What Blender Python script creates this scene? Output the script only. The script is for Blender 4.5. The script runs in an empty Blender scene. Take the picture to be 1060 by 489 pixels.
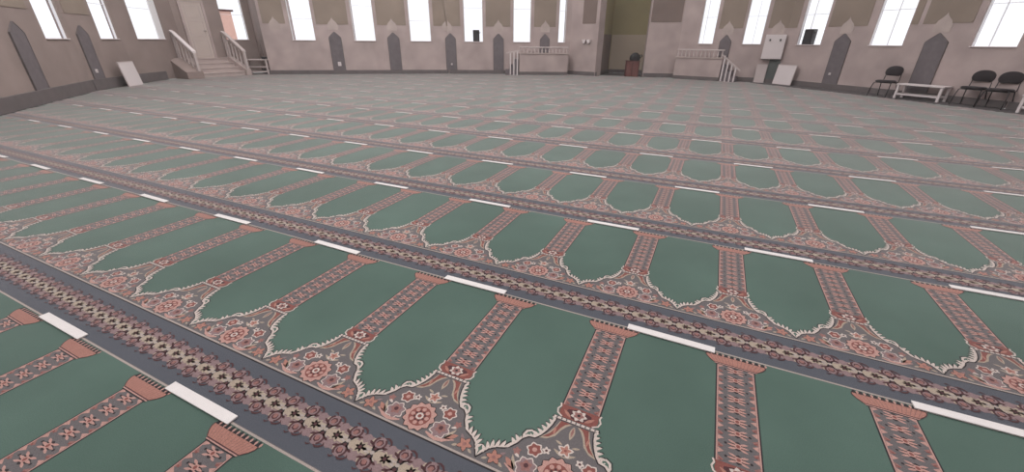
import bpy, bmesh, math, random
import numpy as np
from mathutils import Vector, Matrix
random.seed(4)
SC = bpy.context.scene
COL = SC.collection
PI = math.pi

# ------------------------------------------------------------------ materials
def lin(c):
    return tuple(((v/255)/12.92 if v/255 <= .04045 else ((v/255+.055)/1.055)**2.4) for v in c)
def mat(name, rgb, rough=.8, noise=0.0, nscale=8.0, metal=0.0, sheen=0.0, bump=0.0, fine=0.0, spec=.3, patch=0.0):
    m = bpy.data.materials.new(name); m.use_nodes = True
    nt = m.node_tree; b = nt.nodes['Principled BSDF']
    c = lin(rgb)
    b.inputs['Roughness'].default_value = rough
    b.inputs['Metallic'].default_value = metal
    b.inputs['Specular IOR Level'].default_value = spec
    if sheen:
        b.inputs['Sheen Weight'].default_value = sheen
        b.inputs['Sheen Roughness'].default_value = .3
        b.inputs['Sheen Tint'].default_value = (.98, .945, .95, 1)
    tc = nt.nodes.new('ShaderNodeTexCoord')
    geo = nt.nodes.new('ShaderNodeNewGeometry')
    src = geo.outputs['Position']
    def layer(prev, scale, amt, det):
        n = nt.nodes.new('ShaderNodeTexNoise'); n.inputs['Scale'].default_value = scale; n.inputs['Detail'].default_value = det
        nt.links.new(src, n.inputs['Vector'])
        r = nt.nodes.new('ShaderNodeMapRange')
        r.inputs['From Min'].default_value = .25; r.inputs['From Max'].default_value = .75
        r.inputs['To Min'].default_value = 1-amt; r.inputs['To Max'].default_value = 1+amt
        nt.links.new(n.outputs['Fac'], r.inputs['Value'])
        mx = nt.nodes.new('ShaderNodeVectorMath'); mx.operation = 'SCALE'
        if prev is None: mx.inputs[0].default_value = c
        else: nt.links.new(prev, mx.inputs[0])
        nt.links.new(r.outputs['Result'], mx.inputs['Scale'])
        return mx.outputs['Vector']
    out = None
    if noise: out = layer(out, nscale, noise, 5)
    if patch: out = layer(out, .9, patch, 2)
    if fine: out = layer(out, 260, fine, 1)
    if out is None: b.inputs['Base Color'].default_value = (*c, 1)
    else: nt.links.new(out, b.inputs['Base Color'])
    if bump:
        n = nt.nodes.new('ShaderNodeTexNoise'); n.inputs['Scale'].default_value = nscale*3; n.inputs['Detail'].default_value = 4
        nt.links.new(src, n.inputs['Vector'])
        bp = nt.nodes.new('ShaderNodeBump'); bp.inputs['Strength'].default_value = bump; bp.inputs['Distance'].default_value = .02
        nt.links.new(n.outputs['Fac'], bp.inputs['Height']); nt.links.new(bp.outputs['Normal'], b.inputs['Normal'])
    return m

SH = 1.0
def cm(name, rgb, fine=.22, patch=.06, noise=0, nscale=6):
    return mat('carpet_'+name, rgb, .95, sheen=SH, fine=fine, patch=patch, spec=.1, noise=noise, nscale=nscale)
CM = {
 'green': cm('green', (78,97,89), .12, .15, .07, 3.2),
 'band': cm('slate', (80,82,89)),
 'cream': cm('cream', (156,144,138)),
 'maroon': cm('maroon', (78,54,56)),
 'pink': cm('pink', (170,133,125)),
 'red': cm('red', (122,76,71)),
 'orange': cm('orange', (156,112,101)),
 'grey': cm('grey', (98,93,94)),
 'tan': cm('tan', (156,141,127)),
 'frond': cm('frond', (188,174,167)),
 'mauve': cm('mauve', (128,107,108)),
 'dark': cm('dark', (50,46,48)),
 'rose': cm('rose', (134,97,93)),
}
CK = list(CM.keys()); CI = {k: i for i, k in enumerate(CK)}
M = {
 'stone': mat('pale_stone', (166,149,146), .7, .12, 1.8, bump=.05, patch=.08),
 'stone_dark': mat('shaded_stone', (138,122,117), .75, .12, 1.4, bump=.05, patch=.06),  # wall stone again, with the backlit left walls' shade put into its colour
 'olive': mat('olive_brown_plaster', (136,121,110), .85, .10, 1.3, patch=.08),
 'pier': mat('grey_brown_plaster', (120,104,98), .85, .10, 1.6, patch=.06),
 'mihrab': mat('olive_green_plaster', (150,138,106), .85, .08, 1.2, patch=.07),
 'mihrab_low': mat('warm_beige_plaster', (172,156,140), .8, .06, 1.2),
 'marble': mat('dark_grey_marble', (103,95,98), .45, .14, 7),
 'marble_g': mat('green_grey_marble', (88,92,90), .5, .12, 7),
 'skirt': mat('grey_marble_skirting', (98,90,90), .55, .12, 5),
 'pale': mat('pale_lime_stone', (174,158,153), .7, .12, 3),
 'white': mat('white_paint', (205,194,194), .5, .02, 3),
 'offwhite': mat('offwhite_paint', (184,170,168), .55, .04, 3),
 'doorp': mat('cream_door_paint', (180,165,158), .55, .03, 3),
 'step': mat('step_stone', (172,156,152), .6, .08, 6),
 'frame': mat('white_window_frame', (225,222,224), .4),
 'sill': mat('window_sill_stone', (214,200,200), .5, .04, 4),
 'black': mat('black_plastic', (32,29,31), .5, .1, 20),
 'fabric': mat('black_upholstery', (40,34,37), .9, .15, 60, sheen=.2),
 'steel': mat('dark_steel_tube', (48,43,46), .35, metal=.6),
 'wood': mat('red_brown_wood', (104,64,60), .5, .16, 9),
 'wood_d': mat('dark_red_wood', (74,38,38), .5, .1, 9),
 'brick': mat('brick_facade', (214,172,158), .9, .15, 12),
 'roomfloor': mat('dark_grey_floor_stone', (84,79,80), .7, .08, 4),
 'mesh': mat('speaker_grille', (44,42,44), .7, .2, 90),
}
def glass():
    m = bpy.data.materials.new('window_glass'); m.use_nodes = True; nt = m.node_tree
    nt.nodes.remove(nt.nodes['Principled BSDF'])
    t = nt.nodes.new('ShaderNodeBsdfTransparent'); t.inputs['Color'].default_value = (.97,.98,1,1)
    g = nt.nodes.new('ShaderNodeBsdfGlossy'); g.inputs['Roughness'].default_value = .05
    mx = nt.nodes.new('ShaderNodeMixShader'); mx.inputs['Fac'].default_value = .05
    nt.links.new(t.outputs[0], mx.inputs[1]); nt.links.new(g.outputs[0], mx.inputs[2])
    nt.links.new(mx.outputs[0], nt.nodes['Material Output'].inputs['Surface'])
    return m
M['glass'] = glass()

# ------------------------------------------------------------------ object helpers
def link(name, me, m=None, parent=None):
    o = bpy.data.objects.new(name, me); COL.objects.link(o)
    if m is not None: me.materials.append(m)
    if parent is not None: o.parent = parent
    return o
def from_bm(name, bm, m, parent=None, bevel=0, smooth=False):
    bmesh.ops.recalc_face_normals(bm, faces=bm.faces)
    if bevel:
        bmesh.ops.bevel(bm, geom=[e for e in bm.edges if e.calc_face_angle(0) > .6], offset=bevel, segments=2, affect='EDGES', profile=.6)
    me = bpy.data.meshes.new(name); bm.to_mesh(me); bm.free()
    if smooth:
        for p in me.polygons: p.use_smooth = True
    return link(name, me, m, parent)
def tag(o, label=None, cat=None, group=None, kind=None):
    if label: o['label'] = label
    if cat: o['category'] = cat
    if group: o['group'] = group
    if kind: o['kind'] = kind
    return o
def empty(name, loc, rz=0):
    o = bpy.data.objects.new(name, None); COL.objects.link(o)
    o.location = loc; o.rotation_euler = (0,0,rz); o.empty_display_size = .1
    return o
def box(bm, x0,x1,y0,y1,z0,z1):
    v = [bm.verts.new((x,y,z)) for x in (x0,x1) for y in (y0,y1) for z in (z0,z1)]
    for f in ((0,1,3,2),(4,6,7,5),(0,4,5,1),(2,3,7,6),(0,2,6,4),(1,5,7,3)): bm.faces.new([v[i] for i in f])
def prism(bm, pts, y0, y1):        # polygon in x,z extruded along y
    a = [bm.verts.new((x,y0,z)) for x,z in pts]; b = [bm.verts.new((x,y1,z)) for x,z in pts]
    bm.faces.new(a); bm.faces.new(b[::-1]); n = len(pts)
    for i in range(n): bm.faces.new((a[i], b[i], b[(i+1)%n], a[(i+1)%n]))
def prism_z(bm, pts, z0, z1):
    a = [bm.verts.new((x,y,z0)) for x,y in pts]; b = [bm.verts.new((x,y,z1)) for x,y in pts]
    bm.faces.new(a); bm.faces.new(b[::-1]); n = len(pts)
    for i in range(n): bm.faces.new((a[i], b[i], b[(i+1)%n], a[(i+1)%n]))
def tube(bm, pts, r, n=8, closed=False):
    pts = [Vector(p) for p in pts]; rings = []; N = len(pts); up0 = None
    for i, p in enumerate(pts):
        if closed: d = pts[(i+1)%N]-pts[i-1]
        else: d = pts[min(i+1,N-1)]-pts[max(i-1,0)]
        d.normalize()
        if up0 is None: up0 = Vector((0,0,1)) if abs(d.z) < .9 else Vector((1,0,0))
        s = d.cross(up0); s.normalize(); u = s.cross(d); up0 = u
        rr = r[i] if isinstance(r, (list,tuple)) else r
        rings.append([bm.verts.new(p + (s*math.cos(2*PI*k/n)+u*math.sin(2*PI*k/n))*rr) for k in range(n)])
    for i in range(N if closed else N-1):
        A, B = rings[i], rings[(i+1)%N]
        for k in range(n): bm.faces.new((A[k], A[(k+1)%n], B[(k+1)%n], B[k]))
    if not closed: bm.faces.new(rings[0][::-1]); bm.faces.new(rings[-1])
def lathe(bm, prof, x=0, y=0, n=12):
    rings = [[bm.verts.new((x+r*math.cos(2*PI*k/n), y+r*math.sin(2*PI*k/n), z)) for k in range(n)] for r,z in prof]
    for A,B in zip(rings, rings[1:]):
        for k in range(n): bm.faces.new((A[k], A[(k+1)%n], B[(k+1)%n], B[k]))
    bm.faces.new(rings[0][::-1]); bm.faces.new(rings[-1])
def copy_tree(o, parent=None):
    c = o.copy(); COL.objects.link(c)
    if parent is not None: c.parent = parent
    for ch in [x for x in o.children]: copy_tree(ch, c)
    return c

# ------------------------------------------------------------------ plan of the hall
V = {'A0':(-9.57,-.32),'A1':(-16.89,5.67),'A2':(-18.35,7.45),'A3':(-20.05,10.15),'A4':(-19.75,13.15),'B0':(-18.34,12.49),
     'B1':(-11.89,16.99),'B2':(-6.84,19.60),'M0':(-5.43,19.20),'N0':(-5.45,21.9),'N1':(-2.9,22.1),'M1':(-3.39,19.78),'M2':(-2.08,20.13),
     'C1':(.24,19.52),'C2':(1.69,18.9),'C3':(4.56,15.84),'C4':(6.15,13.79),'C5':(10.11,8.68),'D0':(9.0,-3.5),'D1':(1.5,-8.5),'D2':(-6.0,-6.2)}
V = {k: Vector((*v, 0)) for k, v in V.items()}
KS = 1.025
_c = Vector((-.35,-.568,0))
for k in ('C2','C3','C4','C5'): V[k] = _c+(V[k]-_c)*KS
ORDER = ['A0','A1','A2','A3','A4','B0','B1','B2','M0','N0','N1','M1','M2','C1','C2','C3','C4','C5','D0','D1','D2']
HALL = [V[k] for k in ORDER]
H = 6.6; TH = .5; SILL = 1.37; WTOP = 5.2
class Seg:
    def __init__(s, a, b):
        s.a = V[a]; s.b = V[b]; s.L = (s.b-s.a).length; s.t = (s.b-s.a)/s.L
        s.n = Vector((s.t.y, -s.t.x, 0))      # towards the hall
        s.ang = math.atan2(s.t.y, s.t.x)
    def at(s, u, off=0, z=0): p = s.a + s.t*u + s.n*off; return Vector((p.x, p.y, z))
    def place(s, o, u, off=0, z=0): o.location = s.at(u, off, z); o.rotation_euler = (0,0,s.ang); return o
# local frame of anything placed on a wall: x along the wall, -y into the hall
SEG = {'LA':Seg('A0','A1'),'LB':Seg('A1','A2'),'LC':Seg('A2','A3'),'LD':Seg('A3','A4'),'LE':Seg('A4','B0'),'BA':Seg('B0','B1'),'BB':Seg('B1','B2'),
       'BC':Seg('B2','M0'),'NA':Seg('M0','N0'),'NB':Seg('N0','N1'),'NC':Seg('N1','M1'),'MB':Seg('M1','M2'),'CA':Seg('M2','C1'),'CB':Seg('C1','C2'),
       'CC':Seg('C2','C3'),'CD':Seg('C3','C4'),'CE':Seg('C4','C5'),'DA':Seg('C5','D0'),'DB':Seg('D0','D1'),'DC':Seg('D1','D2'),'DD':Seg('D2','A0')}
WIN = {'LA':[(3.6,4.8),(7.93,9.2)],'LB':[(1.22,2.14)],'LC':[(.75,2.25)],'LD':[(1.75,2.72)],'BA':[(1.18,2.13),(3.75,4.68),(6.2,7.13)],'BB':[(.77,1.64),(3.03,3.84),(5.12,5.46)],
       'CA':[(.77,1.37)],'CB':[(.08,.74)],'CC':[(.51,1.42),(2.97,3.9)],'CD':[(1.32,2.24)],'CE':[(1.3,2.3)]}
NAMES = {'LA':'wall_left','LB':'wall_left_inner','LC':'wall_alcove_side','LD':'wall_alcove','LE':'wall_alcove_return','BA':'wall_back_left','BB':'wall_back',
 'BC':'wall_pier_left','NA':'wall_niche_left','NB':'wall_niche','NC':'wall_niche_right','MB':'wall_pier_right','CA':'wall_back_right','CB':'wall_right_corner',
 'CC':'wall_right','CD':'wall_right_middle','CE':'wall_right_near','DA':'wall_rear_right','DB':'wall_rear','DC':'wall_rear_left','DD':'wall_left_near'}
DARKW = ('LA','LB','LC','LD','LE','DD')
wn = 0
for k in ('CC','CD','CE'): WIN[k] = [(a*KS, b*KS) for a, b in WIN[k]]
for k, s in SEG.items():
    th = {'NA':.12,'NC':.12}.get(k, .15 if k[0] in 'CL' else TH)
    bm = bmesh.new(); u = .07 if k == 'NA' else 0; e_ = .07 if k == 'NC' else 0
    ws = WIN.get(k, [])
    for (a, b) in ws:
        box(bm, u, a, 0, th, 0, H); box(bm, a, b, 0, th, 0, SILL); box(bm, a, b, 0, th, WTOP, H); u = b
    box(bm, u, s.L-e_, 0, th, 0, H)
    bmesh.ops.remove_doubles(bm, verts=bm.verts, dist=1e-5)
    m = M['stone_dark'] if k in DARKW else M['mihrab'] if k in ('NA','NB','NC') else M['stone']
    o = from_bm(NAMES[k], bm, m); s.place(o, 0); tag(o, kind='structure')
    # skirting
    if k not in ('LD',):
        bm = bmesh.new(); hh = .3 if k in ('LA','LB','LC') else .17
        a0 = .02; b0 = s.L-.02
        if k == 'LC': b0 = 1.6
        box(bm, a0, b0, -.05, 0, 0, hh)
        o = from_bm('baseboard_'+NAMES[k][5:], bm, M['skirt'], bevel=.008); s.place(o, 0); tag(o, kind='structure')
    for (a, b) in ws:
        wn += 1
        root = empty('window_%d' % wn, (0,0,0)); s.place(root, (a+b)/2, 0, SILL); tag(root, kind='structure')
        w = b-a; hgt = WTOP-SILL; y = -TH+.12 if k!='LC' else -.3
        y = {'L':.07,'C':.07,'B':.10}[k[0]]; t = .022 if k[0] != 'L' else .014
        bm = bmesh.new()
        box(bm, -w/2, -w/2+t, y-.03, y+.03, 0, hgt); box(bm, w/2-t, w/2, y-.03, y+.03, 0, hgt)
        box(bm, -w/2+t, w/2-t, y-.03, y+.03, 0, t); box(bm, -w/2+t, w/2-t, y-.03, y+.03, hgt-t, hgt)
        zt = [.85,1.38,.83,1.38,1.35,1.3][wn % 6] if k[0] == 'B' else .98
        box(bm, -w/2+t, w/2-t, y-.015, y+.015, zt, zt+.014)
        if k[0] == 'C' and w > .5:
            xm = .02 if wn % 2 else -.12
            box(bm, xm, xm+.014, y-.015, y+.015, t, hgt-t)
        from_bm('window_frame', bm, M['frame'], root)
        bm = bmesh.new(); box(bm, -w/2+.01, w/2-.01, y-.004, y+.004, .01, hgt-.01)
        from_bm('window_pane', bm, M['glass'], root)
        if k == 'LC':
            bm = bmesh.new(); box(bm, w/2-.34, w/2-.001, .0, y-.03, .022, hgt); from_bm('window_reveal', bm, M['frame'], root)  # white strip stands in for daylight falling on the far reveal
        bm = bmesh.new(); box(bm, -w/2, w/2, -.03, y-.03, -.0, .022)
        from_bm('window_sill', bm, M['sill'], root)

bm = bmesh.new(); vs = [bm.verts.new((p.x, p.y, -.004)) for p in HALL]; f = bm.faces.new(vs)
r = bmesh.ops.extrude_face_region(bm, geom=[f])
for v in r['geom']:
    if isinstance(v, bmesh.types.BMVert): v.co.z -= .2
fl = from_bm('floor', bm, M['roomfloor']); tag(fl, kind='structure')

# ------------------------------------------------------------------ painted upper panels and wall inlays
TN = 0
def upper_panel(k, a, b, z0, peak=True, m='olive', pc=None):
    global TN; TN += 1
    s = SEG[k]; c = pc if pc is not None else (a+b)/2
    pts = [(a, z0)]
    if peak: pts += [(c-.2, z0), (c-.17, z0+.07), (c-.08, z0+.15), (c-.03, z0+.21), (c, z0+.28), (c+.03, z0+.21), (c+.08, z0+.15), (c+.17, z0+.07), (c+.2, z0)]
    pts += [(b, z0), (b, H), (a, H)]
    bm = bmesh.new(); prism(bm, pts, -.012, .0)
    o = from_bm('trim_%d' % TN, bm, M[m]); s.place(o, 0); tag(o, kind='structure')
    if peak:
        TN += 1; bm = bmesh.new(); prism(bm, [(c-.2,z0-.22),(c+.2,z0-.22),(c+.22,z0-.04),(c+.17,z0+.07),(c+.08,z0+.15),(c+.03,z0+.21),(c,z0+.28),(c-.03,z0+.21),(c-.08,z0+.15),(c-.17,z0+.07),(c-.22,z0-.04)], -.008, 0)
        o = from_bm('trim_%d' % TN, bm, M['pale']); s.place(o, 0); tag(o, kind='structure')
for k, a, b, pc in [('BA',.12,1.02,None),('BA',2.27,3.6,None),('BA',4.82,6.06,None),('BA',7.27,7.85,7.85),('BB',.0,.62,.02),('BB',1.78,2.9,2.35),('BB',3.98,4.98,4.5),
                ('CA',1.5,2.39,1.86),('CB',.86,1.55,None),('CC',.02,.38,None),('CC',1.56,2.83,2.22),('CC',4.03,4.2,None),('CD',.02,1.2,.55),('CD',2.36,2.57,None),('LA',5.2,7.6,6.7),('LB',.05,1.08,.4)]:
    upper_panel(k, a, b, 2.02 if k[0] != 'C' else 1.95, (b-a) > .45 and 0 < (pc or 1) and k[0] != 'L', pc=pc)
upper_panel('BC', .62, 1.3, 2.15, False, 'pier'); upper_panel('MB', .05, 1.3, 2.2, False, 'pier')
upper_panel('LD', .08, 1.6, 3.0, False, 'pier')
# lower beige zone of the prayer niche
for k in ('NA','NB','NC'):
    s = SEG[k]; bm = bmesh.new(); box(bm, .04, s.L-.04, -.012, 0, .17, 1.75)
    TN += 1; o = from_bm('trim_%d' % TN, bm, M['pier' if k=='NA' else 'mihrab_low']); s.place(o, 0); tag(o, kind='structure')

def arch_panel(k, c, label, z0=.17, w=.5, tip=1.72, m='marble', shade='grey'):
    s = SEG[k]; root = empty('arch_panel', (0,0,0)); s.place(root, c, 0, 0)
    tag(root, label, 'wall panel', 'pointed dark marble panels along the walls')
    sh = tip-.22; hw = w/2
    pts = [(-hw,z0),(hw,z0),(hw,sh),(hw*.62,sh+.09),(.03,tip-.02),(0,tip),(-.03,tip-.02),(-hw*.62,sh+.09),(-hw,sh)]
    bm = bmesh.new(); prism(bm, pts, -.03, -.0); from_bm('marble_inlay', bm, M[m], root)
    # thin pale edging round the inlay
    bm = bmesh.new(); path = pts[1:]+[pts[0]]
    for (x0,zz0),(x1,zz1) in zip(path, path[1:]):
        if zz0 == z0 and zz1 == z0: continue
        d = Vector((x1-x0, 0, zz1-zz0)).normalized(); nn = Vector((-d.z,0,d.x))*.014
        prism(bm, [(x0-nn.x,zz0-nn.z),(x1-nn.x,zz1-nn.z),(x1+nn.x*0,zz1+nn.z*0),(x0,zz0)], -.036, 0)
    from_bm('edging', bm, M['skirt'], root)
    return root
arch_panel('LA', 6.68, 'tall pointed dark marble wall panel farthest left, left of the first window', z0=.3, w=.58)
arch_panel('LB', .42, 'pointed dark marble wall panel between the two left-hand windows', z0=.3, w=.46)
arch_panel('BA', 2.95, 'pointed dark marble wall panel between the first and second back wall windows')
arch_panel('BA', 5.45, 'pointed dark marble wall panel between the second and third back wall windows')
arch_panel('BB', .04+.1, 'pointed dark marble wall panel just left of the window with the black loudspeaker', w=.46)
arch_panel('BB', 2.35, 'pointed dark marble wall panel just left of the left railed platform', w=.46)
arch_panel('BB', 4.5, 'short pointed dark panel rising above the left railed platform', z0=.9, w=.42)
arch_panel('CA', 1.86, 'short pointed dark panel rising above the right railed platform', z0=.9, w=.4, tip=1.7)
arch_panel('CC', 2.22, 'pointed dark marble wall panel right of the loudspeaker window on the right wall')
arch_panel('CD', .56, 'pointed dark marble wall panel behind the white low table on the right', tip=1.7, w=.54)

# small sockets on the wall panels
def small_plate(k, c, z, label, w=.07, h=.07, y=-.055):
    root = empty('wall_socket', (0,0,0)); SEG[k].place(root, c, 0, z)
    tag(root, label, 'socket')
    bm = bmesh.new(); box(bm, -w/2, w/2, y, -.03, -h/2, h/2); from_bm('cover_plate', bm, M['white'], root, bevel=.006)
    bm = bmesh.new(); lathe(bm, [(.02,0),(.02,.006)], n=12)
    bmesh.ops.rotate(bm, verts=bm.verts, matrix=Matrix.Rotation(PI/2,3,'X')); bmesh.ops.translate(bm, verts=bm.verts, vec=(0,y,0))
    from_bm('socket_hole', bm, M['offwhite'], root)
small_plate('LB', .36, .52, 'small white socket low on the marble panel between the left windows', .1, .1)
small_plate('BA', 2.98, .43, 'small white socket low on the first marble panel of the back wall', .14,.17)
small_plate('BB', .15, .42, 'small white socket low on the marble panel left of the loudspeaker window', .08,.08)
small_plate('CC', 2.15, .48, 'small white socket low on the right wall marble panel', .07,.07)

# ------------------------------------------------------------------ carpet
TX, TY = .6, 1.328
def build_tile():
    F = []        # (pts, mat, level)
    def poly(pts, m, l, mirror=False):
        F.append(([tuple(p) for p in pts], CI[m], l))
        if mirror: F.append(([(-x, y) for x, y in pts][::-1], CI[m], l))
    def strip(pts, w, m, l, mirror=False):
        n = len(pts); L = []; R = []
        for i, (x, y) in enumerate(pts):
            x0,y0 = pts[max(i-1,0)]; x1,y1 = pts[min(i+1,n-1)]
            dx,dy = x1-x0, y1-y0; d = math.hypot(dx,dy) or 1; ww = (w[i] if isinstance(w,(list,tuple)) else w)/2
            L.append((x-dy/d*ww, y+dx/d*ww)); R.append((x+dy/d*ww, y-dx/d*ww))
        for i in range(n-1): poly([L[i], R[i], R[i+1], L[i+1]], m, l, mirror)
    def disc(cx, cy, r, m, l, n=12, lob=0, amp=.0, ph=0, sy=1, mirror=False):
        k = n if not lob else lob*4
        poly([(cx+r*(1+amp*math.cos(lob*2*PI*i/k))*math.cos(2*PI*i/k+ph), cy+sy*r*(1+amp*math.cos(lob*2*PI*i/k))*math.sin(2*PI*i/k+ph)) for i in range(k)], m, l, mirror)
    def ring(cx, cy, r, w, m, l, n=12, a0=0, a1=2*PI, mirror=False):
        strip([(cx+r*math.cos(a0+(a1-a0)*i/n), cy+r*math.sin(a0+(a1-a0)*i/n)) for i in range(n+1)], w, m, l, mirror)
    def leaf(x0,y0,x1,y1,w,m,l,mirror=False,bend=0):
        dx,dy = x1-x0,y1-y0; nx,ny = -dy,dx; d = math.hypot(dx,dy); nx/=d; ny/=d
        pts = []
        for t,ww in ((0,.25),(.3,.9),(.55,1),(.8,.6),(1,0)): pts.append((x0+dx*t+nx*(ww*w/2+bend*4*t*(1-t)), y0+dy*t+ny*(ww*w/2+bend*4*t*(1-t))))
        for t,ww in ((.8,.6),(.55,1),(.3,.9),(0,.25)): pts.append((x0+dx*t-nx*(ww*w/2-bend*4*t*(1-t)), y0+dy*t-ny*(ww*w/2-bend*4*t*(1-t))))
        poly(pts, m, l, mirror)
    # base fields
    nx, ny = 6, 10
    def grid(y0, y1, m, k):
        for i in range(nx):
            for j in range(k):
                x0 = -TX/2+TX*i/nx; x1 = -TX/2+TX*(i+1)/nx; a = y0+(y1-y0)*j/k; b = y0+(y1-y0)*(j+1)/k
                poly([(x0,a),(x1,a),(x1,b),(x0,b)], m, 0)
    grid(0, .012, 'grey', 1); grid(.012, .292, 'band', 2); grid(.292, TY, 'green', 7)
    # seam and border lines
    for i in range(nx):
        x0 = -TX/2+TX*i/nx; x1 = x0+TX/nx
        poly([(x0,0),(x1,0),(x1,.009),(x0,.009)], 'cream', 1)
        poly([(x0,.276),(x1,.276),(x1,.283),(x0,.283)], 'dark', 1)
        poly([(x0,.283),(x1,.283),(x1,.292),(x0,.292)], 'cream', 1)
        poly([(x0,.092),(x1,.092),(x1,.202),(x0,.202)], 'mauve', 1)
        poly([(x0,.128),(x1,.128),(x1,.166),(x0,.166)], 'tan', 2)
    # ribbon of scrolls, five to a tile
    P = TX/5
    for i in range(5):
        cx = -TX/2+P*(i+.5)
        disc(cx, .147, .024, 'tan', 3, lob=6, amp=.35); disc(cx, .147, .016, 'cream', 3, lob=6, amp=.4); disc(cx, .192, .016, 'mauve', 2, 8); disc(cx, .102, .016, 'mauve', 2, 8)
        disc(cx, .147, .008, 'maroon', 4, 8)
        for s_ in (-1, 1):
            x_ = cx+P/2; c_y = .147+s_*.044; r_ = .025; g = s_
            disc(x_, c_y, r_+.002, 'mauve', 2, 12); disc(x_-.002, c_y, r_*.55, 'rose', 3, 8)
            ring(x_, c_y, r_, .0085, 'maroon', 4, 12, PI*.5*s_+.6, PI*.5*s_+.6+2*PI*.80)
            strip([(x_-.014,c_y-g*.004),(x_-.010,c_y+g*.008),(x_+.002,c_y+g*.012),(x_+.012,c_y+g*.004),(x_+.008,c_y-g*.008)], [.004,.006,.007,.006,.003], 'maroon', 4)
            strip([(x_+.006,c_y+g*.026),(x_+.020,c_y+g*.030),(x_+.036,c_y+g*.024),(x_+.046,c_y+g*.012),(x_+.040,c_y+g*.004)], [.003,.008,.009,.007,.003], 'maroon', 5)
            strip([(x_-.006,c_y+g*.028),(x_-.018,c_y+g*.036),(x_-.028,c_y+g*.032)], [.003,.007,.003], 'maroon', 5)
            leaf(x_-.022, c_y-g*.016, x_-.044, c_y-g*.004, .011, 'maroon', 4); leaf(x_+.022, c_y-g*.016, x_+.044, c_y-g*.008, .010, 'maroon', 4)
            leaf(x_-.03, c_y-g*.02, x_-.03, c_y+g*.012, .013, 'tan', 3); leaf(x_+.014, c_y-g*.026, x_+.032, c_y-g*.014, .010, 'cream', 4)
            disc(x_, c_y-g*.026, .008, 'maroon', 5, 6)
            leaf(cx+P/2, .147, cx+P/2-.014, .147+s_*.028, .012, 'dark', 4)
            leaf(cx+P/2, .147, cx+P/2+.014, .147+s_*.028, .012, 'dark', 4)
            leaf(cx+.012, .147, cx+P/2-.006, .147+s_*.010, .012, 'cream', 3)
        disc(cx+P/2 if i < 4 else cx-P*4.5+P*.0 , .147, .009, 'cream', 5, 6)
    # spandrel field under the arch
    half = [(.300,.300),(.285,.325),(.268,.352),(.245,.370),(.215,.382),(.195,.400),(.178,.425),(.168,.450),(.150,.468),(.126,.472),(.108,.495),(.094,.525),(.083,.560),(.078,.603)]
    # field is filled by strips from the centre line so no face crosses the whole tile
    ys = [.292]+[p[1] for p in half]
    xs = [.300]+[p[0] for p in half]
    for a in range(len(ys)-1):
        poly([(0,ys[a]),(xs[a],ys[a]),(xs[a+1],ys[a+1]),(0,ys[a+1])], 'grey', 1, True)
    strip(half, [.006]*3+[.0055]*(len(half)-3), 'dark', 3, True)
    off = [(x+.007,y+.004) for x,y in half[1:]]
    strip([(.298,.305)]+off, [.004]+[.011]*(len(off)-1)+[.008], 'frond', 2, True)
    # curls and fronds on the field side of the arch line
    for (x0,y0,x1,y1,w) in [(.282,.33,.296,.352,.009),(.276,.343,.286,.370,.010),(.266,.356,.270,.386,.010),(.252,.367,.250,.396,.010),(.236,.376,.228,.404,.010),(.218,.385,.206,.408,.010),
                            (.192,.410,.206,.430,.010),(.181,.428,.197,.448,.010),(.120,.484,.140,.496,.009),(.108,.500,.128,.514,.010),(.100,.520,.119,.536,.010),(.092,.540,.109,.556,.009),(.087,.560,.102,.577,.009),(.083,.580,.095,.596,.008)]:
        ex_, ey_ = x1+(x1-x0)*.35, y1+(y1-y0)*.35
        leaf(x0,y0,ex_,ey_,w*1.35,'frond',4,True,.004)
        leaf(x0+.004,y0+.006,ex_+.004,ey_+.005,w*1.2,'dark',3,True,.004)
    strip([(.168,.450),(.172,.470),(.166,.490),(.150,.500),(.136,.494),(.135,.482),(.144,.478),(.150,.485)], [.007,.009,.010,.009,.008,.007,.006,.005], 'frond', 3, True)
    strip([(.173,.452),(.180,.472),(.174,.496),(.152,.508),(.131,.500)], .004, 'dark', 2, True)
    # big rosette
    disc(0,.362,.070,'dark',2,lob=12,amp=.07); disc(0,.362,.066,'pink',3,lob=12,amp=.09)
    disc(0,.362,.048,'red',4,16)
    for i in range(8):
        a = 2*PI*i/8; disc(.034*math.cos(a), .362+.034*math.sin(a), .0095, 'pink', 5, 7)
        disc(.022*math.cos(a+PI/8), .362+.022*math.sin(a+PI/8), .0055, 'maroon', 5, 5)
    disc(0,.362,.017,'frond',5,10); disc(0,.362,.009,'red',6,8)
    # side flowers with swirling collars
    disc(.112,.345,.040,'frond',2,lob=7,amp=.14,mirror=True); disc(.112,.345,.035,'mauve',3,lob=7,amp=.14,mirror=True)
    disc(.113,.349,.021,'rose',4,lob=5,amp=.2,mirror=True); disc(.113,.351,.010,'maroon',5,7,mirror=True)
    strip([(.066,.312),(.092,.304),(.118,.300),(.148,.306),(.166,.318),(.190,.326)],[.006,.014,.015,.014,.012,.004],'pink',3,True)
    leaf(.150,.318,.196,.352,.022,'orange',3,True); leaf(.150,.315,.176,.372,.014,'tan',3,True)
    disc(.108,.425,.030,'frond',2,lob=6,amp=.15,mirror=True); disc(.108,.425,.024,'red',3,lob=6,amp=.15,mirror=True); disc(.108,.425,.010,'pink',4,7,mirror=True)
    disc(.066,.440,.014,'frond',3,lob=5,amp=.3,mirror=True); disc(.066,.440,.006,'maroon',4,5,mirror=True)
    disc(.168,.392,.014,'rose',3,lob=5,amp=.3,mirror=True); leaf(.15,.37,.178,.385,.012,'frond',2,True)
    # small corner flowers beside the cusp
    disc(.236,.330,.027,'dark',2,lob=5,amp=.3,mirror=True); disc(.236,.330,.024,'orange',3,lob=5,amp=.34,mirror=True); disc(.236,.330,.008,'rose',4,6,mirror=True)
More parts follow.
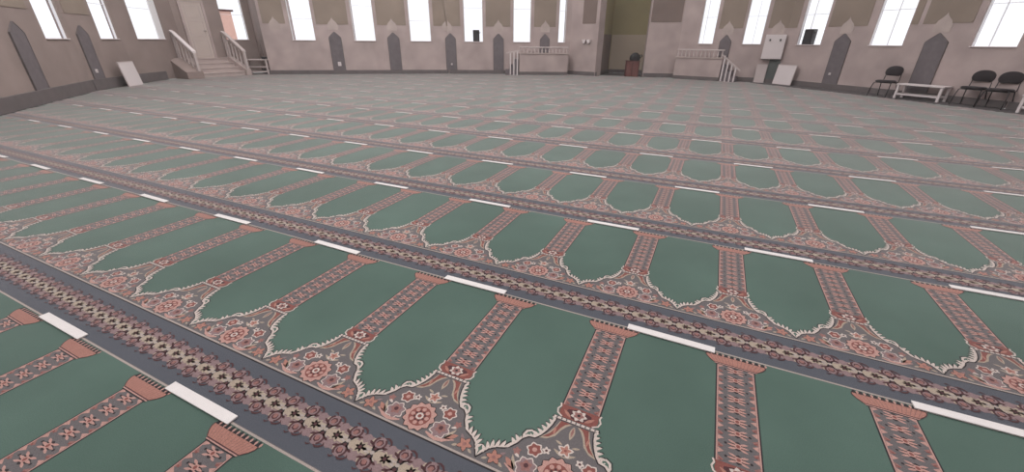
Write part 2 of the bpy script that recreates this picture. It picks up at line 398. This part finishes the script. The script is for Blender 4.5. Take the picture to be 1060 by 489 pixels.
    leaf(.215,.318,.19,.306,.012,'tan',2,True); leaf(.258,.318,.279,.306,.010,'tan',2,True); leaf(.222,.345,.202,.366,.012,'mauve',2,True)
    # pale star
    disc(0,.470,.026,'frond',3,lob=5,amp=.3,ph=PI/2); disc(0,.470,.018,'orange',4,lob=5,amp=.35,ph=PI/2); disc(0,.470,.006,'red',5,6)
    leaf(.0,.44,.045,.462,.012,'tan',2,True); leaf(.02,.49,.05,.50,.010,'tan',2,True)
    # red wings under the bar with tan lining
    poly([(.012,.592),(.062,.592),(.072,.555),(.092,.512),(.118,.482),(.085,.490),(.058,.515),(.045,.550),(.030,.575)],'tan',2,True)
    poly([(.020,.594),(.058,.594),(.066,.558),(.080,.522),(.104,.492),(.080,.502),(.061,.528),(.050,.560),(.038,.580)],'red',3,True)
    leaf(.066,.52,.070,.56,.010,'orange',4,True); leaf(0,.585,0,.520,.022,'tan',3); leaf(0,.580,0,.535,.010,'rose',4)
    # bar
    poly([(-.098,.597),(.098,.597),(.098,.615),(-.098,.615)],'dark',3); poly([(-.094,.600),(.094,.600),(.094,.612),(-.094,.612)],'frond',4)
    for i in range(9): x = -.08+.02*i; poly([(x-.003,.601),(x+.003,.601),(x+.003,.611),(x-.003,.611)],'grey',5)
    # vase at the foot of the column
    vase = [(0,.615),(.060,.615),(.078,.628),(.083,.648),(.078,.668),(.084,.682),(0,.682)]
    poly(vase,'red',3,True)
    strip([(.064,.617),(.086,.630),(.092,.650),(.083,.668),(.088,.684)],.007,'frond',4,True)
    poly([(0,.617),(.025,.622),(.055,.640),(.050,.664),(.0,.676)],'maroon',4,True)
    disc(0,.648,.030,'frond',5,lob=7,amp=.2,sy=.85); disc(0,.648,.020,'rose',6,lob=5,amp=.2,sy=.85); disc(0,.648,.007,'dark',7,6)
    leaf(.03,.625,.066,.655,.014,'orange',5,True)
    # column shaft
    n = 9; y0 = .682; y1 = 1.246; st = (y1-y0)/n
    for i in range(n):
        a = y0+st*i; b = a+st; c_ = (a+b)/2
        poly([(-.079,a),(.079,a),(.079,b),(-.079,b)],'grey',2)
        poly([(.079,a),(.084,a),(.084,b),(.079,b)],'dark',2,True)
        poly([(.073,a),(.078,a),(.078,b),(.073,b)],'pink',3,True)
        poly([(-.042,c_),(-.020,c_+.010),(0,c_+.022),(.020,c_+.010),(.042,c_),(.020,c_-.010),(0,c_-.022),(-.020,c_-.010)],'dark',3)
        leaf(.006,c_+.010,.036,c_+.020,.010,'pink',4,True); leaf(.006,c_-.010,.036,c_-.020,.010,'pink',4,True)
        leaf(.0,c_,.040,c_,.010,'pink',4,True)
        disc(0,c_,.014,'pink',5,6); disc(0,c_,.008,'red',6,6)
        disc(.044,c_,.0055,'dark',4,6,mirror=True)
        poly([(.072,a-.006+.006),(.072,a+.026),(.050,a+.012)],'rose',4,True); poly([(.072,b),(.072,b-.026),(.050,b-.012)],'pink',4,True)
        leaf(.070,a+.012,.055,a+.004,.006,'red',5,True)
    # capital
    poly([(-.088,1.238),(.088,1.238),(.091,1.243),(-.091,1.243)],'dark',4); poly([(-.091,1.243),(.091,1.243),(.094,1.248),(-.094,1.248)],'pink',4)
    poly([(-.094,1.248),(.094,1.248),(.097,1.253),(-.097,1.253)],'maroon',4)
    poly([(0,1.253),(.097,1.253),(.116,1.272),(.128,1.292),(.128,1.304),(0,1.304)],'orange',4,True)
    for i in range(7):
        xa = .010+i*.0135; xb = .013+i*.0172; strip([(xa,1.256),(xb,1.303)],.0028,'rose',5,True)
    strip([(.098,1.253),(.118,1.272),(.131,1.292),(.131,1.306)],.004,'maroon',5,True)
    for i in range(10):
        x = -.120+i*.0267; poly([(x-.011,1.304),(x+.011,1.304),(x+.004,1.326),(x-.002,1.326)],'dark' if True else 'maroon',4); leaf(x+.0133,1.304,x+.0133,1.324,.010,'pink',5)
    return F
TILE = build_tile()
tv = []; tl = []; tn_ = []; tm = []; tc_ = []
for pts, m_, l in TILE:
    st = len(tv)
    area = sum(pts[i][0]*pts[(i+1)%len(pts)][1]-pts[(i+1)%len(pts)][0]*pts[i][1] for i in range(len(pts)))
    if area < 0: pts = pts[::-1]
    for x, y in pts: tv.append((x, y, l*.00035))
    tl.extend(range(st, st+len(pts))); tn_.append(len(pts)); tm.append(m_)
    tc_.append((sum(p[0] for p in pts)/len(pts), sum(p[1] for p in pts)/len(pts)))
tv = np.array(tv, dtype=np.float32); tl = np.array(tl, dtype=np.int32); tn_ = np.array(tn_, dtype=np.int32); tm = np.array(tm, dtype=np.int32); tc_ = np.array(tc_)
print('TILE faces', len(tn_), 'verts', len(tv))
poly_hall = np.array([(p.x, p.y) for p in HALL])
def inside(px, py, inset=.07):
    # inside the hall outline and at least `inset` from every wall
    n = len(poly_hall); res = np.zeros(px.shape, bool); dmin = np.full(px.shape, 9e9)
    for i in range(n):
        x0,y0 = poly_hall[i]; x1,y1 = poly_hall[(i+1)%n]
        c = ((y0 > py) != (y1 > py)) & (px < (x1-x0)*(py-y0)/((y1-y0) if y1 != y0 else 1e-9)+x0); res ^= c
        dx,dy = x1-x0,y1-y0; t = np.clip(((px-x0)*dx+(py-y0)*dy)/(dx*dx+dy*dy),0,1)
        ex = .78 if ORDER[i] in ('C2','C3','C4') else .3 if ORDER[i] in ('C5','D0','D1','D2') else 0
        dmin = np.minimum(dmin, np.hypot(px-x0-t*dx, py-y0-t*dy)-ex)
    return res & (dmin > inset)
ORD = ['first','second','third','fourth','fifth','sixth','seventh','eighth','ninth','tenth','eleventh','twelfth','thirteenth','fourteenth','fifteenth','sixteenth','seventeenth','eighteenth','nineteenth','twentieth']
def ordn(i): return ORD[i] if i < 20 else '%dth' % (i+1)
rows = list(range(-1, 15))
for ri, r_ in enumerate(rows):
    Vs=[]; Ls=[]; Ns=[]; Ms=[]; base = 0
    y_off = r_*TY
    for c_ in range(-36, 20):
        x_off = c_*TX
        corners = np.array([(x_off+a, y_off+b) for a in (-.3,.3) for b in (0,.66,TY)])
        ins = inside(corners[:,0], corners[:,1])
        # the view never reaches what lies well behind the camera
        if not ins.any() or (r_ < 0 and c_ > 1): continue
        fx = tc_[:,0]+x_off; fy = tc_[:,1]+y_off
        keep = np.ones(len(tn_), bool) if ins.all() else inside(fx, fy, .1)
        if ins.all():
            v = tv+np.array([x_off, y_off, 0], dtype=np.float32); Vs.append(v); Ls.append(tl+base); Ns.append(tn_); Ms.append(tm); base += len(tv)
        else:
            idx = np.repeat(keep, tn_)
            v = tv[idx]+np.array([x_off, y_off, 0], dtype=np.float32)
            Vs.append(v); Ls.append(np.arange(len(v), dtype=np.int32)+base); Ns.append(tn_[keep]); Ms.append(tm[keep]); base += len(v)
    if not Vs: continue
    vv = np.concatenate(Vs); ll = np.concatenate(Ls).astype(np.int32); nn = np.concatenate(Ns).astype(np.int32); mm = np.concatenate(Ms).astype(np.int32)
    me = bpy.data.meshes.new('prayer_carpet')
    me.vertices.add(len(vv)); me.vertices.foreach_set('co', vv.astype(np.float32).ravel())
    me.loops.add(len(ll)); me.loops.foreach_set('vertex_index', ll)
    me.polygons.add(len(nn)); starts = np.concatenate([[0], np.cumsum(nn)[:-1]]).astype(np.int32)
    me.polygons.foreach_set('loop_start', starts); me.polygons.foreach_set('loop_total', nn)
    for k in CK: me.materials.append(CM[k])
    me.polygons.foreach_set('material_index', mm)
    me.update(calc_edges=True)
    o = bpy.data.objects.new('prayer_carpet', me); COL.objects.link(o)
    which = 'nearest the camera' if ri == 0 else ordn(ri)+' row from the camera'
    tag(o, 'green prayer carpet strip with arches and pink columns, '+which, 'carpet', 'prayer carpet strips laid side by side')

# ------------------------------------------------------------------ camera
f_px = 420.647
Rm = [[0.9050142639969837, 0.42530892630639033, 0.007842140403189831], [0.19031013975839098, -0.3883353801941805, -0.9016527508939254], [-0.3804355828088898, 0.8175010395672576, -0.43238965949628544]]
CP = Vector((-0.34991, -0.56829, 1.41421))
cam = bpy.data.cameras.new('camera'); co = bpy.data.objects.new('camera', cam); COL.objects.link(co)
R_, D_, F_ = Vector(Rm[0]), Vector(Rm[1]), Vector(Rm[2])
mw = Matrix((( R_.x, -D_.x, -F_.x, CP.x),(R_.y, -D_.y, -F_.y, CP.y),(R_.z, -D_.z, -F_.z, CP.z),(0,0,0,1)))
co.matrix_world = mw; cam.sensor_fit = 'HORIZONTAL'; cam.sensor_width = 36; cam.lens = f_px*36/1060; cam.clip_start = .02; cam.clip_end = 200
SC.camera = co
def px(p):
    q = Vector(p)-CP; z = q.dot(F_)
    if z < .05: return None
    return 530+f_px*q.dot(R_)/z, 244.5+f_px*q.dot(D_)/z

# ------------------------------------------------------------------ white tape strips on the seams
tape_me = bpy.data.meshes.new('tape_strip'); bm = bmesh.new(); box(bm, -.218, .218, -.014, .030, 0, .0055); bmesh.ops.recalc_face_normals(bm, faces=bm.faces); bm.to_mesh(tape_me); bm.free()
tape_me.materials.append(mat('white_tape', (212,205,203), .6, .03, 20, fine=.04, sheen=1.0))
for v_ in range(0, 13):
    line = []
    for u_ in range(-34, 16):
        if (u_+v_) % 2: continue
        x = (u_+.5)*TX; y = v_*TY
        if not inside(np.array([x-.3, x+.3]), np.array([y, y]), .2).all(): continue
        q = px((x,y,0))
        if q is None or not (-25 < q[0] < 1085 and q[1] < 505): continue
        line.append((x, y))
    for i, (x, y) in enumerate(line):
        o = bpy.data.objects.new('tape_strip', tape_me); COL.objects.link(o)
        sh = .012*math.sin(i*2.3+v_*1.7)
        o.location = (x+sh, y+.004*math.sin(i*1.3+v_), .0031); o.rotation_euler = (0,0,.012*math.sin(i*3.1+v_*2))
        tag(o, 'white tape strip, %s from the left on the %s carpet seam from the camera' % (ordn(i), ordn(v_)), 'tape', 'white tape strips marking the prayer rows')

# ------------------------------------------------------------------ staircase in the alcove
ST = empty('stone_staircase', (-18.78, 10.45, 0), 0)
tag(ST, 'pale stone staircase of four steps leading up to the cream door', 'stairs')
SL = .60; SW = 1.16    # half width between the parapets
for i in range(4):
    bm = bmesh.new(); d = .30*i
    box(bm, -d-(.30 if i < 3 else .25), -d, -SL, SW, 0, .17*(i+1)); box(bm, -d-.02, -d+.02, -SL, SW, .17*(i+1)-.035, .17*(i+1)+.001)
    from_bm('step', bm, M['step'], ST)
for sgn in (-1, 1):
    bm = bmesh.new(); y0, y1 = (-SL-.60, -SL) if sgn < 0 else (SW, SW+.22)
    xb = -.86 if sgn < 0 else -1.0; pts = [(.12,0),(xb,0),(xb,.72),(-.84,.72),(.06,.26),(.12,.26)]
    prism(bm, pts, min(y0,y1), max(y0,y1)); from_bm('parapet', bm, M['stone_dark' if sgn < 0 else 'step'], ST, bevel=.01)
BAL = [(.028,0),(.034,.03),(.022,.08),(.040,.22),(.026,.36),(.020,.46),(.032,.5),(.032,.53)]
def baluster(bm, x, y, z0, h, r=1):
    lathe(bm, [(a*r, z0+b/.53*h) for a, b in BAL], x, y, 10)
for sgn, where in ((-1,'left'),(1,'right')):
    yc = -18.78, 10.45+(SW+.11 if sgn > 0 else -SL-.12)
    R0 = empty('stair_railing', (yc[0], yc[1], 0)); tag(R0, 'pale stone balustrade on the %s side of the alcove stairs' % where, 'railing')
    for i in range(5):
        x = -.0-.21*i; zb = .26+max(0,(.06-x))*(.46/.96)
        bm = bmesh.new(); baluster(bm, x, 0, zb, .64); from_bm('baluster', bm, M['offwhite'], R0, smooth=True)
    bm = bmesh.new(); prism(bm, [(.12,.90),(.12,.98),(-.84,1.64),(-1.02,1.72),(-1.02,1.64),(-.84,1.56)], -.07, .07); from_bm('handrail', bm, M['white' if sgn<0 else 'offwhite'], R0, bevel=.012)
    bm = bmesh.new(); box(bm, .04, .12, -.045, .045, .26, .90); from_bm('newel_post', bm, M['offwhite'], R0, bevel=.01)
    bm = bmesh.new(); box(bm,-1.02,-.92,-.05,.05,.72,1.62); from_bm('newel_post', bm, M['offwhite'], R0, bevel=.01)
# handrail end running on to the window wall
# door
def door(k, c, z0, w, h):
    root = empty('door_1', (0,0,0)); SEG[k].place(root, c, 0, z0); tag(root, kind='structure')
    bm = bmesh.new(); box(bm, -w/2, w/2, -.04, 0, 0, h); from_bm('door_leaf', bm, M['doorp'], root)
    bm = bmesh.new()
    for a, b in ((.12,.72),(.84,1.38),(1.50,h-.12)):
        for x0, x1 in ((-w/2+.09, w/2-.09),):
            for q in ((x0,x1,a,a+.02),(x0,x1,b-.02,b),(x0,x0+.02,a,b),(x1-.02,x1,a,b)): box(bm, q[0],q[1],-.052,-.04,q[2],q[3])
    from_bm('door_moulding', bm, M['offwhite'], root)
    bm = bmesh.new(); box(bm, -w/2-.09, -w/2, -.06, 0, 0, h+.09); box(bm, w/2, w/2+.09, -.06, 0, 0, h+.09); box(bm, -w/2, w/2, -.06, 0, h, h+.09); from_bm('door_frame', bm, M['stone'], root)
    bm = bmesh.new(); tube(bm, [(w/2-.07,-.05,1.02),(w/2-.07,-.09,1.02),(w/2-.18,-.09,1.02)], .01); from_bm('door_handle', bm, M['steel'], root)
door('LD', .70, .68, .74, 2.05)

# brick house seen through the alcove window
HB = empty('brick_house', (-27, 17.6, 0)); tag(HB, 'orange brick house outside the alcove window', 'building')
bm = bmesh.new(); box(bm, -2, -.75, -2, 0, 0, 2.9); from_bm('brick_wall', bm, M['brick'], HB)
bm = bmesh.new(); prism_z(bm, [(-2.1,-2.1),(-.65,-2.1),(-.65,.1),(-2.1,.1)], 2.9, 3.0); from_bm('roof', bm, M['wood_d'], HB)
bm = bmesh.new(); box(bm, -.75, -.72, -1.4, -.8, 1.5, 2.4); from_bm('window', bm, M['glass'], HB)

# ------------------------------------------------------------------ low white tables
def make_table(w, d, h, m='white'):
    root = empty('low_table', (0,0,0))
    bm = bmesh.new(); box(bm, -w/2-.02, w/2+.02, -d/2-.02, d/2+.02, h-.035, h); from_bm('tabletop', bm, M[m], root, bevel=.006)
    for x in (-1,1):
        for y in (-1,1):
            bm = bmesh.new(); prism(bm, [(x*w/2-.0,0),(x*w/2-x*.055,0),(x*(w/2-.055),h-.035),(x*w/2,h-.035)], y*(d/2)-(.055 if y>0 else 0), y*(d/2)+(.055 if y<0 else 0)); from_bm('leg', bm, M[m], root)
    bm = bmesh.new()
    for y in (-1,1): box(bm, -w/2+.05, w/2-.05, y*(d/2-.028)-.015, y*(d/2-.028)+.015, .10, .145)
    for x in (-1,1): box(bm, x*(w/2-.028)-.012, x*(w/2-.028)+.012, -d/2+.05, d/2-.05, .10, .145)
    from_bm('stretcher', bm, M[m], root)
    return root
dirC = SEG['CD'].ang
T1 = make_table(1.05, .42, .40); T1.location = (4.98,15.33,0); T1.rotation_euler = (0,0,-.74)
tag(T1, 'low white wooden table in front of the marble panel, between the chairs on the right', 'table', 'low white tables by the right wall')
T2 = copy_tree(T1); T2.location = (6.64,13.09,0); T2.rotation_euler = (0,0,dirC)
tag(T2, 'low white wooden table right of the pair of black chairs', 'table', 'low white tables by the right wall')
T3 = make_table(.85, .4, .62, 'offwhite'); T3.location = (-18.75, 12.28, 0); T3.rotation_euler = (0,0,.62)
tag(T3, 'pale wooden stand with a rail, at the right foot of the alcove stairs', 'stand')
for ch in T3.children:
    ch.name = 'shelf_rail' if ch.name.startswith('stretcher') else ch.name
bm = bmesh.new(); box(bm, -.42, .42, -.19, .19, .30, .33); from_bm('shelf', bm, M['offwhite'], T3)
# small black device and its cable by that stand
DV = empty('black_device', (-18.42, 12.25, .0), .6); DV.location = T3.matrix_basis @ Vector((.30,0,.62)); tag(DV, 'small black box-shaped device on the pale stand beside the stairs', 'device')
bm = bmesh.new(); box(bm, -.10,.10,-.06,.06,0,.10); from_bm('case', bm, M['black'], DV, bevel=.01)
bm = bmesh.new(); tube(bm, [(.0,.0,.10),(-.02,.02,.3),(-.06,.05,.6)], .006, 6); from_bm('aerial', bm, M['black'], DV)

# ------------------------------------------------------------------ chairs
def make_chair():
    root = empty('padded_chair', (0,0,0))            # faces -y
    def pad(w, d, t, n=28, ex=2.6):
        bm = bmesh.new(); prof = [(.86,-t/2),(.97,-t*.3),(1,0),(.97,t*.3),(.86,t/2)]
        rings = []
        for k_, z in prof:
            rings.append([bm.verts.new((w/2*k_*math.copysign(abs(math.cos(2*PI*i/n))**(2/ex), math.cos(2*PI*i/n)), d/2*k_*math.copysign(abs(math.sin(2*PI*i/n))**(2/ex), math.sin(2*PI*i/n)), z)) for i in range(n)])
        for A,B in zip(rings, rings[1:]):
            for i in range(n): bm.faces.new((A[i],A[(i+1)%n],B[(i+1)%n],B[i]))
        bm.faces.new(rings[0][::-1]); bm.faces.new(rings[-1]); return bm
    bm = pad(.47,.44,.06); bmesh.ops.translate(bm, verts=bm.verts, vec=(0,-.02,.43)); from_bm('seat', bm, M['fabric'], root, smooth=True)
    bm = pad(.45,.34,.05, ex=2.3); bmesh.ops.rotate(bm, verts=bm.verts, matrix=Matrix.Rotation(PI/2+.0,3,'X'))
    for v in bm.verts: v.co.y += -.025*(v.co.x/.225)**2; v.co.z = max(v.co.z*(1 if v.co.z > 0 else .8), -.105)
    bmesh.ops.rotate(bm, verts=bm.verts, matrix=Matrix.Rotation(-.16,3,'X')); bmesh.ops.translate(bm, verts=bm.verts, vec=(0,.25,.68)); from_bm('backrest', bm, M['fabric'], root, smooth=True)
    for x in (-1,1):
        bm = bmesh.new(); tube(bm, [(x*.24,-.25,0),(x*.235,-.20,.25),(x*.22,-.17,.38),(x*.20,-.10,.395)], .0125); from_bm('leg', bm, M['steel'], root, smooth=True)
        bm = bmesh.new(); tube(bm, [(x*.23,.27,0),(x*.215,.22,.20),(x*.20,.17,.38),(x*.19,.10,.395)], .0125); from_bm('leg', bm, M['steel'], root, smooth=True)
        bm = bmesh.new(); tube(bm, [(x*.20,.02,.395),(x*.20,.20,.40),(x*.20,.235,.45),(x*.19,.25,.60),(x*.18,.275,.74)], .0115); from_bm('back_support', bm, M['steel'], root, smooth=True)
    bm = bmesh.new(); tube(bm, [(-.20,-.14,.392),(.20,-.14,.392)], .010); tube(bm, [(-.20,.12,.392),(.20,.12,.392)], .010); from_bm('seat_frame', bm, M['steel'], root)
    return root
ch1 = make_chair(); CN = SEG['CC']
# -y of the chair looks into the hall
def chair_at(o, x, y, turn, label):
    o.location = (x, y, 0); o.rotation_euler = (0,0,dirC-turn*.5); tag(o, label, 'chair', 'black padded chairs by the right wall')
chair_at(ch1, 4.25, 15.84, -.35, 'single black padded chair left of the white low table')
c2 = copy_tree(ch1); chair_at(c2, 5.70, 14.50, -.35, 'black padded chair, left one of the pair, right of the white low table')
c3 = copy_tree(ch1); chair_at(c3, 6.03, 14.07, -.35, 'black padded chair, right one of the pair, beside the frame-edge table')

# ------------------------------------------------------------------ railed platforms at the back
def platform(k, a, b, off, h, rh, label, posts, stair_side):
    s = SEG[k]; root = empty('railed_platform', (0,0,0)); s.place(root, (a+b)/2, 0, 0); tag(root, label, 'platform')
    w = b-a
    bm = bmesh.new(); box(bm, -w/2, w/2, -off, -.06, 0, h); from_bm('platform_body', bm, M['stone'], root)
    bm = bmesh.new(); box(bm, -w/2-.03, w/2+.03, -off-.03, -.06, h, h+.04); from_bm('coping', bm, M['pale'], root)
    bm = bmesh.new(); box(bm, -w/2, w/2, -off-.02, -off, 0, .14); from_bm('plinth', bm, M['skirt'], root)
    n = int(w/.17)
    for i in range(n+1):
        bm = bmesh.new(); baluster(bm, -w/2+.06+(w-.12)*i/n, -off+.05, h+.04, rh-.09, .95); from_bm('baluster', bm, M['offwhite'], root, smooth=True)
    bm = bmesh.new(); box(bm, -w/2, w/2, -off, -off+.10, h+rh-.05, h+rh); from_bm('handrail', bm, M['offwhite'], root, bevel=.01)
    # small stair at one side with white posts
    sg = stair_side
    for i in range(3):
        bm = bmesh.new(); x0 = sg*(w/2+.03+.2*i); x1 = x0+sg*.2; zt = h*(1-(i+1)/4)
        box(bm, min(x0,x1), max(x0,x1), -off, -.08, 0, zt); from_bm('step', bm, M['marble'], root)
    for i in range(posts):
        x = sg*(w/2+.09+.16*i); ht = h+.12-(.14*i if posts > 3 else .03*i)
        bm = bmesh.new(); box(bm, x-.026, x+.026, -off-.035, -off-.0, 0, ht); from_bm('post', bm, M['white'], root)
    x0 = sg*(w/2); x1 = sg*(w/2+.12+.16*posts)
    bm = bmesh.new(); prism(bm, [(x0,h+.16),(x0,h+.1),(x1,h+(.0 if posts<=3 else -.45)),(x1,h+(.06 if posts<=3 else -.39))], -off-.04, -off+.01); from_bm('stair_rail', bm, M['offwhite'], root)
platform('BB', 3.30, 5.55, .55, .90, .30, 'pale stone platform with white balusters left of the prayer niche', 3, -1)
platform('CA', .12, 2.0, .45, .84, .34, 'pale stone platform with white balusters right of the prayer niche', 4, 1)

# wall light on the left pier
WL = empty('wall_lamp', (0,0,0)); SEG['BC'].place(WL, .92, 0, 1.44); tag(WL, 'pair of small white wedge-shaped wall lamps on the pier left of the niche', 'lamp')
for x in (-.12,.12):
    bm = bmesh.new(); prism(bm, [(x-.095,.07),(x+.095,.07),(x+.045,-.08),(x-.045,-.08)], -.11, 0); from_bm('lamp_shade', bm, M['white'], WL, bevel=.008)

# ------------------------------------------------------------------ wooden box and dark bag in the niche
PD = empty('wooden_box', (-3.92, 19.92, 0), .25); tag(PD, 'reddish brown wooden box standing at the right edge of the prayer niche', 'box')
bm = bmesh.new(); box(bm, -.29,.29,-.24,.24,0,.64); from_bm('body', bm, M['wood'], PD, bevel=.01)
bm = bmesh.new(); box(bm, -.31,.31,-.26,.26,.64,.67); from_bm('lid', bm, M['wood_d'], PD)
bm = bmesh.new()
for x in (-.29,-.02,.25): box(bm, x, x+.04, -.252, -.24, .02, .62)
from_bm('batten', bm, M['wood_d'], PD)
BG = empty('black_bag', (0,0,0), .25); BG.location = PD.matrix_basis @ Vector((.08,0,.67)); tag(BG, 'black rounded bag lying on the reddish wooden box', 'bag')
bm = bmesh.new()
n = 20; rings = []
for sx, zz in ((.20,0),(.235,.05),(.235,.13),(.20,.22),(.13,.29),(.05,.325)):
    rings.append([bm.verts.new((sx*math.cos(2*PI*i/n)*(1+.05*math.sin(3*i)), .62*sx*math.sin(2*PI*i/n), zz+.008*math.sin(i*2.1))) for i in range(n)])
for A,B in zip(rings, rings[1:]):
    for i in range(n): bm.faces.new((A[i],A[(i+1)%n],B[(i+1)%n],B[i]))
bm.faces.new(rings[0][::-1]); bm.faces.new(rings[-1]); from_bm('body', bm, M['black'], BG, smooth=True)
bm = bmesh.new(); tube(bm, [(.18,-.05,.16),(.26,-.08,.15),(.31,-.06,.19),(.27,-.02,.24),(.17,0,.2)], .02); from_bm('strap', bm, M['black'], BG, smooth=True)
bm = bmesh.new(); prism(bm, [(-.10,.04),(.08,.04),(.07,.17),(-.01,.21),(-.09,.17)], -.165, -.12); from_bm('pocket', bm, M['fabric'], BG, bevel=.01)

# ------------------------------------------------------------------ loudspeakers on sills
def speaker(k, c, w, h, label, off, lean=0):
    root = empty('loudspeaker', (0,0,0)); SEG[k].place(root, c, off, SILL+.022); tag(root, label, 'loudspeaker')
    bm = bmesh.new(); prism_z(bm, [(-w/2,-.12),(w/2,-.12),(w/2*.8,.12),(-w/2*.8,.12)], 0, h); from_bm('cabinet', bm, M['black'], root, bevel=.012)
    bm = bmesh.new(); box(bm, -w/2+.03, w/2-.03, -.13, -.12, .04, h-.03); from_bm('grille', bm, M['mesh'], root)
    bm = bmesh.new(); box(bm, w/2-.02, w/2+.06, -.02, .0, h-.13, h-.10); from_bm('bracket', bm, M['steel'], root)
speaker('BB', 1.33, .30, .48, 'small black loudspeaker standing on a back wall window sill', -.16)
speaker('CC', .88, .34, .50, 'black loudspeaker standing on the right wall window sill', -.14)

# ------------------------------------------------------------------ boards and cabinet
def board(name, k, c, w, h, off, label, tilt=.0, m='white', rot=0):
    root = empty(name, (0,0,0)); s = SEG[k]; root.location = s.at(c, off, 0); root.rotation_euler = (-tilt,0,s.ang+rot); tag(root, label, 'board')
    bm = bmesh.new(); box(bm, -w/2, w/2, -.02, .0, 0, h); from_bm('panel', bm, M[m], root)
    bm = bmesh.new(); t = .015
    for q in ((-w/2-t,w/2+t,-t*0,t),(-w/2-t,w/2+t,h-t,h+t)): box(bm, q[0],q[1],-.026,.004,q[2],q[3])
    for x in (-w/2-t, w/2-t*0): box(bm, x, x+t, -.026, .004, t, h-t)
    from_bm('edge_frame', bm, M['offwhite'], root)
    return root
board('white_board', 'LB', 1.50, .80, .72, .32, 'white board leaning against the left wall near the alcove corner', .12)
board('white_board', 'CC', .58, .76, .69, .26, 'white board leaning on the right wall beside the wall cabinet', .14)
b_ = board('pale_board', 'CB', .98, .33, .66, .12, 'narrow pale board under the wall cabinet beside the platform stair', .03, 'offwhite')
MPn = empty('marble_panel', (0,0,0)); SEG['CB'].place(MPn, 1.38, 0, 0); tag(MPn, 'dark green grey marble panel below the white wall cabinet', 'wall panel')
bm = bmesh.new(); box(bm, -.2, .18, -.06, 0, .0, .87); from_bm('marble_inlay', bm, M['marble_g'], MPn)
bm = bmesh.new(); box(bm, -.2, .18, -.075, -.06, 0, .15); from_bm('plinth', bm, M['skirt'], MPn)
CB_ = empty('wall_cabinet', (0,0,0)); SEG['CB'].place(CB_, 1.20, 0, .87); tag(CB_, 'white square wall cabinet with two dark knobs near its top', 'cabinet')
bm = bmesh.new(); box(bm, -.34, .34, -.20, 0, 0, .85); from_bm('cabinet_body', bm, M['white'], CB_, bevel=.008)
bm = bmesh.new(); box(bm, -.332, .332, -.215, -.2, .01, .84); d = from_bm('door', bm, M['white'], CB_)
for x in (-1, 1):
    bm = bmesh.new(); xx = -.17 if x < 0 else .17; box(bm, xx-.025, xx+.025, -.24, -.215, .63, .70); from_bm('knob', bm, M['black'], d, bevel=.006)

# ------------------------------------------------------------------ light
w = bpy.data.worlds.new('world'); SC.world = w; w.use_nodes = True
bg = w.node_tree.nodes['Background']; bg.inputs['Color'].default_value = (1.0,.985,.985,1); bg.inputs['Strength'].default_value = 1.25
SC.view_settings.view_transform = 'Standard'; SC.view_settings.look = 'None'; SC.view_settings.exposure = 0
SC.cycles.max_bounces = 6; SC.cycles.diffuse_bounces = 3; SC.cycles.transparent_max_bounces = 8

def area(name, loc, size, power, target, col=(1,.98,.97)):
    l = bpy.data.lights.new(name, 'AREA'); l.shape = 'SQUARE'; l.size = size; l.energy = power; l.color = col
    o = bpy.data.objects.new(name, l); COL.objects.link(o); o.location = loc
    o.rotation_euler = (Vector(target)-Vector(loc)).to_track_quat('-Z','Y').to_euler()
area('dome_light', (-10, 8, 11), 7, 1100, (-9, 7, 0))  # added fill to brighten the left of the floor, not a real fixture

hz = bpy.data.materials.new('haze'); hz.use_nodes = True; nt = hz.node_tree; nt.nodes.remove(nt.nodes['Principled BSDF'])
vsn = nt.nodes.new('ShaderNodeVolumeScatter'); vsn.inputs['Density'].default_value = .002; vsn.inputs['Color'].default_value = (1,.97,.97,1); vsn.inputs['Anisotropy'].default_value = .3
nt.links.new(vsn.outputs[0], nt.nodes['Material Output'].inputs['Volume'])
bm = bmesh.new(); prism_z(bm, [(-9.3,-.2),(-16.6,5.6),(-20.2,9.5),(-19.9,12.6),(-18.2,12.3),(-11.8,16.8),(-6.8,19.4),(-5.3,19.1),(-5.2,21.8),(-3.1,21.9),(-3.3,19.7),(.2,19.4),(1.7,19.2),(4.6,16.1),(6.2,14.0),(10.2,8.8),(8.8,-3.2),(1.5,-8.2),(-5.8,-6)], .006, 6.5)
o = from_bm('haze', bm, hz); tag(o, 'faint pale haze filling the air of the hall', 'haze', kind='stuff')
SC.cycles.volume_bounces = 1
